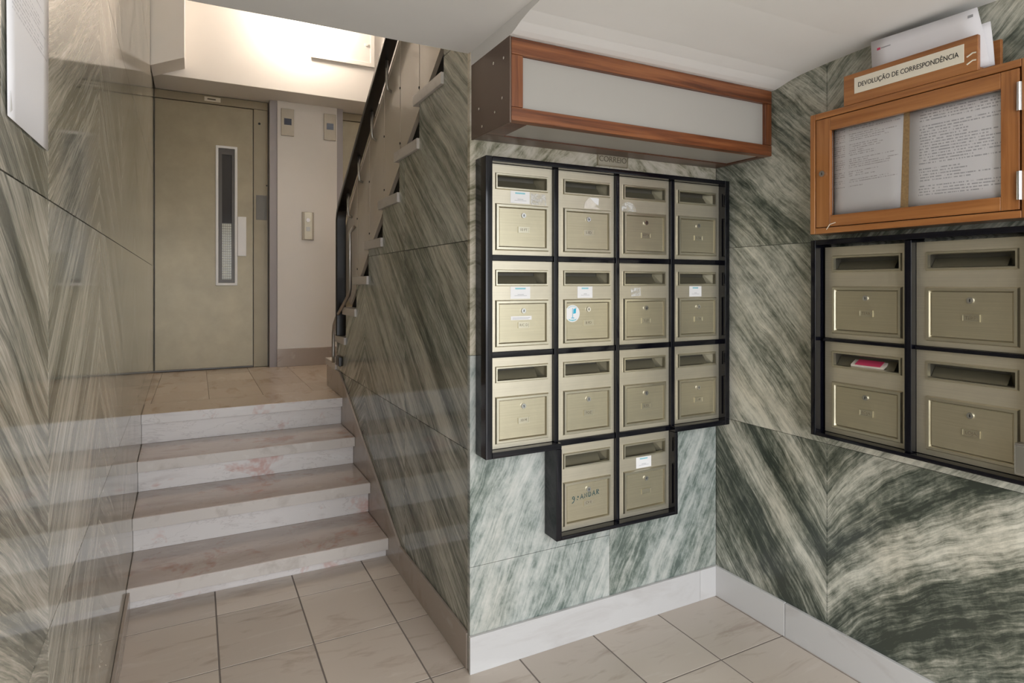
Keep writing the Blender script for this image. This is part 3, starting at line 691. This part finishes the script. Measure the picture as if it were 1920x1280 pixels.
# ---- letterboxes
BH = .303
def box_meshes(w):
    k = w / .245
    sx0, sx1 = .024 * k, w - .017 * k; z = lambda d: BH - d
    so = (sx0, sx1, z(.084), z(.029)); hole = (sx0 + .010, sx1 - .008, z(.075), z(.040))
    r = {}
    r['front'] = MB().ring((0, w, 0, BH), (so[0] + .004, so[1] - .004, so[2] + .004, so[3] - .004), 0, .006).mesh('front_plate')
    r['slot'] = MB().bevel_ring(so, .0095, .0, -.0055, .004).mesh('slot_frame')
    cav = MB()
    x0, x1, z0, z1 = so[0] + .004, so[1] - .004, so[2] + .004, so[3] - .004
    cav.box(x0, x1, .040, .042, z0 - .03, z1); cav.box(x0, x1, .006, .042, z1, z1 + .001); cav.box(x0 - .001, x0, .006, .042, z0 - .03, z1); cav.box(x1, x1 + .001, .006, .042, z0 - .03, z1); cav.box(x0, x1, .006, .042, z0 - .031, z0 - .03)
    r['cavity'] = cav.mesh('cavity')
    r['flap'] = MB().prism([(.010, z0 - .004), (.036, z1 - .016), (.036, z1 - .018), (.012, z0 - .006)], 'X', x0 + .002, x1 - .03).mesh('flap')
    r['cheek'] = MB().add([(x1 - .001, .008, z0), (x1 - .001, .008, z1), (x1 - .032, .038, z1 - .002), (x1 - .028, .038, z0), (x1, .008, z0), (x1, .008, z1), (x1 - .031, .039, z1 - .002), (x1 - .027, .039, z0)], [(0, 1, 2, 3), (7, 6, 5, 4), (0, 4, 5, 1), (1, 5, 6, 2), (2, 6, 7, 3), (3, 7, 4, 0)]).mesh('cheek')
    do = (sx0, sx1 + .002, z(.288), z(.131))
    r['mould'] = MB().bevel_ring(do, .0145, .0, -.0075, -.0004).mesh('door_moulding')
    r['door'] = MB().box(do[0] + .0160, do[1] - .0160, -.0030, .0, do[2] + .0160, do[3] - .0160).mesh('door')
    cx = (do[0] + do[1]) / 2 + .002
    r['lock'] = MB().cyl((cx, -.0085, z(.168)), 'Y', .0085, .0056, 18, .0095).mesh('lock')
    r['key'] = MB().box(cx - .0010, cx + .0014, -.0092, -.0083, z(.172), z(.164)).mesh('keyhole')
    r['plate'] = MB().ring((cx - .021, cx + .023, z(.2265), z(.2065)), (cx - .0185, cx + .0205, z(.224), z(.209)), -.0068, -.0029).box(cx - .0185, cx + .0205, -.0048, -.0029, z(.224), z(.209)).mesh('name_plate')
    r['cx'] = cx; r['do'] = do; r['so'] = so
    return r
cache = {}
def mailbox(w, loc, rz, label, group, name_text):
    r = cache.setdefault(w, box_meshes(w))
    t = empty('mailbox', label, 'mailbox', loc, rz, group)
    obj('front_plate', r['front'], 'champagne', t)
    B('body', 'interior', t, .002, w - .002, .0425, .0455, .002, BH - .002)
    s = obj('slot_frame', r['slot'], 'champagne_trim', t)
    obj('cavity', r['cavity'], 'interior', s); obj('flap', r['flap'], 'inner_flap', s); obj('cheek', r['cheek'], 'inner_flap', s)
    d = obj('door', r['door'], 'champagne_door', t)
    obj('door_moulding', r['mould'], 'champagne_trim', d)
    l = obj('lock', r['lock'], 'chrome', d); obj('keyhole', r['key'], 'keyhole', d)
    obj('name_plate', r['plate'], 'champagne_trim', d)
    if name_text: text('lettering', name_text, .0125, 'engrave', d, (r['cx'] + .001, -.0049, BH - .2165), (R(90), 0, 0), .0003)
    return t, d, r
CX = [.857, 1.1235, 1.388, 1.655]; CW = .246; RZ = [1.700, 1.3765, 1.053, .729]
ordn = ['first', 'second', 'third', 'fourth']; rown = ['top', 'second', 'third']
names = [['10 FT', '5 FD', '4 FTA', '6 TA'], ['R/C D', '8 FD', '5 LF', '5 TA'], ['10 M', 'FOZ', '6 FD', '5 AF']]
extra = {(0, 0): 'white sticker and clear tape under its slot', (0, 1): 'torn yellowed sticker under its slot', (0, 2): 'torn white sticker scrap beside its slot', (0, 3): 'bare front',
         (1, 0): 'white sticker and white label strip', (1, 1): 'round white sticker with cyan emblem', (1, 2): 'faint tape marks', (1, 3): 'white sticker under its slot',
         (2, 0): 'bare front', (2, 1): 'bare front', (2, 2): 'bare front', (2, 3): 'bare front'}
GR = 'letterboxes on the pale green marble wall'
boxes = {}
YX = 1.8195
for i in range(3):
    for j in range(4):
        boxes[i, j] = mailbox(CW, (CX[j], YX, RZ[i] - BH), 0, f'letterbox with {extra[i, j]}, {rown[i]} row, {ordn[j]} from stair corner', GR, names[i][j])
boxes[3, 1] = mailbox(CW, (CX[1], YX, RZ[3] - BH), 0, 'champagne metal letterbox with blue green handwriting, left of the lowest pair', GR, 'CV E')
boxes[3, 2] = mailbox(CW, (CX[2], YX, RZ[3] - BH), 0, 'champagne metal letterbox with white sticker, right of the lowest pair', GR, '')
# black lacquered frame around the bank
fr = empty('letterbox_surround', 'glossy black metal surround of the bank of fourteen letterboxes', 'surround', (.831, YM, .412))
def fb(x0, x1, y0, y1, z0, z1, nm='rail', bev=.0015): return B(nm, 'black', fr, x0 - .831, x1 - .831, y0 - YM, y1 - YM, z0 - .412, z1 - .412, bev, seg=1)
YF, YK = 1.785, YM - .0005
fb(.831, .856, YF, YK, .728, 1.7175); fb(1.902, 1.926, YF, YK, .728, 1.7175)
fb(.8563, 1.9017, YF, YK, 1.7015, 1.7175)
fb(.8563, 1.1217, YF, YK, .728, .7485); fb(1.6355, 1.9017, YF, YK, .728, .7485)
fb(1.100, 1.1225, YF, YK, .411, .7277); fb(1.635, 1.650, YF, YK, .411, .7277)
fb(1.1228, 1.6347, YF, YK, .411, .4245)
for j in range(3):
    z0 = .7487 if j != 1 else .4247
    fb(CX[j] + CW + .001, CX[j + 1] - .001, YX - .013, YK, z0, 1.7013, 'divider')
for i in range(3):
    for j in range(4):
        if i == 2 and j in (0, 3): continue
        fb(CX[j] - .0005, CX[j] + CW + .0005, YX - .007, YK, RZ[i + 1] + .0008, RZ[i] - BH - .0008, 'cross_bar')

# stickers, labels and writing on the letterboxes
def sticker(key, x0, x1, d0, d1, mat='sticker', on='front', lines=(), label=None, tilt=0.):
    t, d, r = boxes[key]; y = -.0007 if on == 'front' else -.0034
    par = t if on == 'front' else d
    s = MB().box(x0, x1, y - .0002, y + .0002, BH - d1, BH - d0).build('sticker', mat, par)
    if label: s['label'] = label
    for (a0, a1, b0, b1, m) in lines: B('print', m, s if on == 'front' else par, a0, a1, y - .0006, y - .0003, BH - b1, BH - b0)
    return s
def std(key, x0=.082, x1=.156):
    sticker(key, x0, x1, .086, .127, lines=((x0 + .018, x1 - .018, .090, .095, 'pale_cyan'), (x0 + .027, x1 - .025, .112, .1135, 'grey_print'), (x0 + .015, x1 - .013, .1165, .1175, 'grey_print')), label='white address sticker with pale cyan heading')
std((0, 0)); std((1, 0), .082, .158); std((1, 1), .085, .150); std((1, 3), .085, .150); std((3, 2), .085, .158)
sticker((0, 0), .160, .222, .090, .128, 'tape', label='crumpled clear tape')
def scrap(key, pts, mat, label, dy=0.):
    t, d, r = boxes[key]
    s = MB().prism([(x, BH - z) for x, z in pts], 'Y', -.0009 - dy, -.0005 - dy).build('sticker', mat, t); s['label'] = label
scrap((0, 1), [(.135, .090), (.172, .086), (.178, .108), (.160, .118), (.185, .128), (.112, .128), (.118, .105)], 'sticker_old', 'torn yellowed sticker')
scrap((0, 1), [(.138, .088), (.178, .089), (.176, .115), (.160, .106)], 'sticker', 'torn white sticker scrap', .0006)
scrap((0, 2), [(.022, .102), (.045, .092), (.068, .098), (.083, .113), (.086, .128), (.018, .128), (.016, .112)], 'tape', 'torn translucent sticker')
scrap((1, 2), [(.060, .092), (.105, .090), (.108, .122), (.062, .124)], 'tape', 'faint tape')
sticker((1, 0), .082, .162, .186, .199, 'sticker', 'door', ((.088, .156, .191, .1925, 'grey_print'), (.088, .15, .1955, .1965, 'grey_print')), 'white label strip under the lock')
t, d, r = boxes[1, 1]
e = MB().cyl((.062, -.0040, BH - .182), 'Y', .0305, .0009, 32).build('sticker', 'sticker', d); e['label'] = 'round white sticker with cyan emblem'
for n_, mb_, mt_ in (('print', MB().prism([(.066, BH - .166), (.077, BH - .163), (.076, BH - .181), (.065, BH - .183)], 'Y', -.0045, -.0041), 'cyan_print'), ('print', MB().box(.0615, .0635, -.0045, -.0041, BH - .198, BH - .163), 'cyan_print'),
                     ('print', MB().box(.056, .069, -.0045, -.0041, BH - .199, BH - .1965), 'cyan_print'), ('print', MB().prism([(.045, BH - .2005), (.054, BH - .2035), (.070, BH - .2035), (.079, BH - .2005), (.076, BH - .206), (.062, BH - .209), (.048, BH - .206)], 'Y', -.0045, -.0041), 'pale_cyan'),
                     ('print', MB().tube([(.062 + .026 * math.cos(R(a)), -.0042, BH - .182 + .026 * math.sin(R(a))) for a in range(45, 140, 10)], .0008, 5), 'pale_cyan')):
    mb_.build(n_, mt_, d)
# handwriting "9.o ANDAR" in marker, letter by letter as strokes
t, d, r = boxes[3, 1]
strokes = {'9': [[(.8, .62), (.5, .45), (.15, .6), (.2, .9), (.55, 1), (.8, .85), (.78, .3), (.5, -.15), (0, -.35)]], 'o': [[(.05, .12), (.35, .15)], [(.45, .55), (.30, .7), (.45, .85), (.60, .7), (.45, .55)]],
           'A': [[(0, 0), (.45, 1), (.9, 0)], [(.2, .4), (.75, .4)]], 'N': [[(0, 0), (.05, .9), (.7, .1), (.75, 1)]], 'D': [[(.1, 0), (.1, 1), (.6, .9), (.8, .5), (.6, .1), (.1, 0)]], 'R': [[(.1, 0), (.1, 1), (.6, .95), (.7, .7), (.15, .5), (.8, 0)]]}
hw = MB(); x = .060
for ch, ww in (('9', .020), ('o', .016), ('A', .018), ('N', .017), ('D', .017), ('A', .018), ('R', .017)):
    for s_ in strokes[ch]:
        hw.tube([(x + px * .0135, -.0030, BH - .2035 + (x - .06) * .10 + pz * .017) for px, pz in s_], .0015, 5)
    x += ww
o_ = hw.build('handwriting', 'marker', d); o_['label'] = 'blue green marker handwriting reading 9 ANDAR'

# ---- second bank of letterboxes on the right wall
W2 = .272; XB = XR - .0465
f2 = empty('letterbox_surround', 'glossy black metal surround of the four letterboxes under the notice cabinet', 'surround', (XR, 1.362, .790), R(-90))
# local x runs toward the viewer, local -y points into the room
def gb(x0, x1, z0, z1, nm='rail', out=.085): return B(nm, 'black', f2, x0, x1, -out, -.0005, z0, z1, .0015, seg=1)
T2 = 1.447 - .790; c2 = [.027, .027 + W2 + .022]; w_all = c2[1] + W2 + .03
gb(0, .018, 0, T2); gb(w_all - .018, w_all, 0, T2); gb(.0183, w_all - .0183, T2 - .017, T2); gb(.0183, w_all - .0183, 0, .012)
gb(c2[0] + W2 + .001, c2[1] - .001, .0125, T2 - .0175, 'divider', .072)
z2 = [.790 + .3295, .790 + .0135]
for c in c2: gb(c - .0005, c + W2 + .0005, .0135 + BH + .001, .3295 - .001, 'cross_bar', .060)
ext2 = [['upper left', 'upper right'], ['lower left', 'lower right']]
look = [['with a bright lock, just under the notice cabinet lock', 'just under the hinged end of the notice cabinet'], ['with red printed mail showing in its slot', 'beside the grey door latch']]
b2 = {}
for i in range(2):
    for j in range(2):
        b2[i, j] = mailbox(W2, (XB, 1.362 - c2[j], z2[i]), R(-90), f'wide letterbox {look[i][j]}, {ext2[i][j]} of four', 'letterboxes on the right marble wall', 'TERR' if i == 0 else 'LOJA')
mg = empty('magazine', 'folded red printed magazine in a letterbox slot under the notice cabinet', 'magazine', (XB, 1.362 - c2[0], z2[1]), R(-90))
r = cache[W2]; so = r['so']
MB().prism([(.006, so[2] + .010), (.030, so[2] + .022), (.030, so[2] + .030), (.006, so[2] + .016)], 'X', so[0] + .06, so[1] - .06).build('pages', 'sticker_old', mg)
MB().prism([(.004, so[2] + .0165), (.028, so[2] + .0305), (.028, so[2] + .032), (.004, so[2] + .0180)], 'X', so[0] + .075, so[1] - .07).build('cover', 'red_print', mg)
lc = empty('door_latch', 'grey metal door latch case at the right edge by the letterboxes', 'latch', (XR - .0855, .772, .822))
B('case', 'steel', lc, -.030, -.0005, -.06, 0, 0, .080, .004)
B('rim', 'chrome', lc, -.033, -.0305, -.055, -.004, .005, .075, .001)

# ---- wooden notice cabinet on the right wall (local x toward the viewer, local -y into the room)
nb = empty('notice_cabinet', 'orange brown wooden notice cabinet with glazed door on the right wall', 'cabinet', (XR, 1.360, 1.467), R(-90))
NW, NH, ND = .612, .402, .090
B('side', 'owoodZ', nb, 0, .018, -ND, -.0005, 0, NH, .002); B('side', 'owoodZ', nb, NW - .018, NW, -ND, -.0005, 0, NH, .002)
B('top_board', 'owoodY', nb, .0182, NW - .0182, -ND, -.0005, NH - .020, NH, .002); B('bottom_board', 'owoodY', nb, .0182, NW - .0182, -ND, -.0005, 0, .019, .002)
B('back_board', 'cork', nb, .0182, NW - .0182, -.060, -.0005, .0192, NH - .0202)
nd = MB().box(.0215, .072, -ND + .001, -ND + .021, .0215, NH - .0225).build('door_stile', 'owoodZ', nb, .0015)
B('door_stile', 'owoodZ', nb, .549, .5895, -ND + .001, -ND + .021, .0215, NH - .0225, .0015)
B('door_rail', 'owoodY', nb, .0723, .5487, -ND + .001, -ND + .021, .0215, .058, .0015); B('door_rail', 'owoodY', nb, .0723, .5487, -ND + .001, -ND + .021, .338, NH - .0225, .0015)
B('pane', 'glass', nb, .0725, .5485, -ND + .012, -ND + .015, .0583, .3377)
MB().cyl((.047, -ND - .006, .198), 'Y', .010, .007, 18).build('lock', 'chrome', nb); B('keyhole', 'keyhole', nb, .0458, .0482, -ND - .0068, -ND - .0058, .194, .202)
for z in (.270, .045): MB().cyl((.5915, -ND - .004, z), 'Z', .006, .072, 12).build('hinge', 'chrome', nb)
MB().tube([(.060, -ND + .0005, .012), (.072, -ND - .0004, .028), (.092, -ND + .0005, .033)], .0014, 5).build('scratch', 'card', nb)
def sheet(name, label, mat, parent_loc, pts, rz=R(-90), curl=.0, cat='paper', thick=.0006, y=-.0615):
    """a sheet of paper with a page coordinate for its print"""
    n = 6; (x0, z0), (x1, z0b), (x1b, z1b), (x0b, z1) = pts; vs = []; uv = []
    for layer in (0, 1):
        for j in range(n + 1):
            for i in range(n + 1):
                s, q = i / n, j / n
                x = (x0 * (1 - s) + x1 * s) * (1 - q) + (x0b * (1 - s) + x1b * s) * q
                z = (z0 * (1 - s) + z0b * s) * (1 - q) + (z1 * (1 - s) + z1b * s) * q
                vs.append((x, y - curl * (s ** 3) * (.4 + .6 * abs(q - .5) * 2) + layer * thick, z)); uv.append((s, q))
    k = (n + 1) ** 2; fs = []
    for j in range(n):
        for i in range(n):
            a = j * (n + 1) + i; fs += [(a, a + 1, a + n + 2, a + n + 1), (k + a, k + a + n + 1, k + a + n + 2, k + a + 1)]
    edge = [i for i in range(n + 1)] + [(j) * (n + 1) + n for j in range(1, n + 1)] + [n * (n + 1) + i for i in range(n - 1, -1, -1)] + [j * (n + 1) for j in range(n - 1, 0, -1)]
    for a, b in zip(edge, edge[1:] + edge[:1]): fs.append((a, k + a, k + b, b))
    me = bpy.data.meshes.new(name); me.from_pydata(vs, [], fs); l = me.uv_layers.new(name='page')
    for lp in me.loops: l.data[lp.index].uv = uv[lp.vertex_index]
    o = obj(name, me, mat, None, smooth=True); o.location = parent_loc; o.rotation_euler = (0, 0, rz)
    return tag(o, label, cat)
sheet('notice_sheet', 'printed notice with two columns on the left inside the wooden cabinet', 'page_a', (XR, 1.360, 1.467), [(.060, .056), (.281, .062), (.291, .352), (.060, .352)])
sheet('notice_sheet', 'printed price notice on the right inside the wooden cabinet', 'page_b', (XR, 1.360, 1.467), [(.304, .055), (.585, .050), (.590, .350), (.309, .352)])

# ---- wooden pocket for returned mail on top of the cabinet
pk = empty('letter_pocket', 'wooden returned mail pocket with ivory sign on top of the notice cabinet', 'pocket', (XR, 1.240, 1.8695), R(-90))
B('front_board', 'owoodY', pk, 0, .378, -.090, -.076, 0, .096, .002)
B('back_board', 'owoodY', pk, .01, .404, -.030, -.018, 0, .085, .002)
B('base_board', 'owoodY', pk, .0, .378, -.0755, -.0305, 0, .010)
sg = B('sign_plate', 'card', pk, .037, .346, -.0925, -.0902, .030, .080, .001)
text('lettering', 'DEVOLUÇÃO DE CORRESPONDÊNCIA', .0205, 'ink', pk, (.1915, -.0928, .0545), (R(90), 0, 0), .0004, sx=.80)
for z in (.042, .022): MB().tube([(.352, -.0902, z), (.366, -.0906, z + .007), (.374, -.0902, z + .006)], .002, 5).build('scratch', 'card', pk)
sheet('envelope', 'large white envelope standing in the returned mail pocket', 'paper', (XR, 1.240, 1.8795), [(.082, .001), (.398, .001), (.368, .1645), (.074, .1755)], y=-.066, curl=.006, cat='envelope', thick=.0008)
en = sheet('envelope', 'second white envelope behind the front one in the returned mail pocket', 'paper', (XR, 1.240, 1.8795), [(.09, .001), (.402, .001), (.392, .12), (.10, .12)], y=-.055, curl=.004, cat='envelope', thick=.003)
o_ = [o for o in COL.objects if o.name.startswith('envelope')][0]
B('print', 'red_print', o_, .094, .104, -.0672, -.0667, .142, .149); B('print', 'grey_print', o_, .106, .135, -.0672, -.0667, .144, .147); B('print', 'grey_print', o_, .345, .358, -.072, -.0715, .143, .150)

# ---- notice sheet in a clear sleeve on the left wall, close to the viewer
ns = sheet('notice_sheet', 'white printed notice taped to the left marble wall', 'page_c', (-.19, 0, 0), [(.948, 1.507), (1.205, 1.512), (1.212, 1.872), (.935, 1.872)], rz=math.atan(.02) + R(90), y=-.003, cat='paper')
MB().prism([(.952, 1.512), (.966, 1.518), (.956, 1.540)], 'Y', -.0042, -.0037).build('tape', 'sticker', ns)

flush_texts()
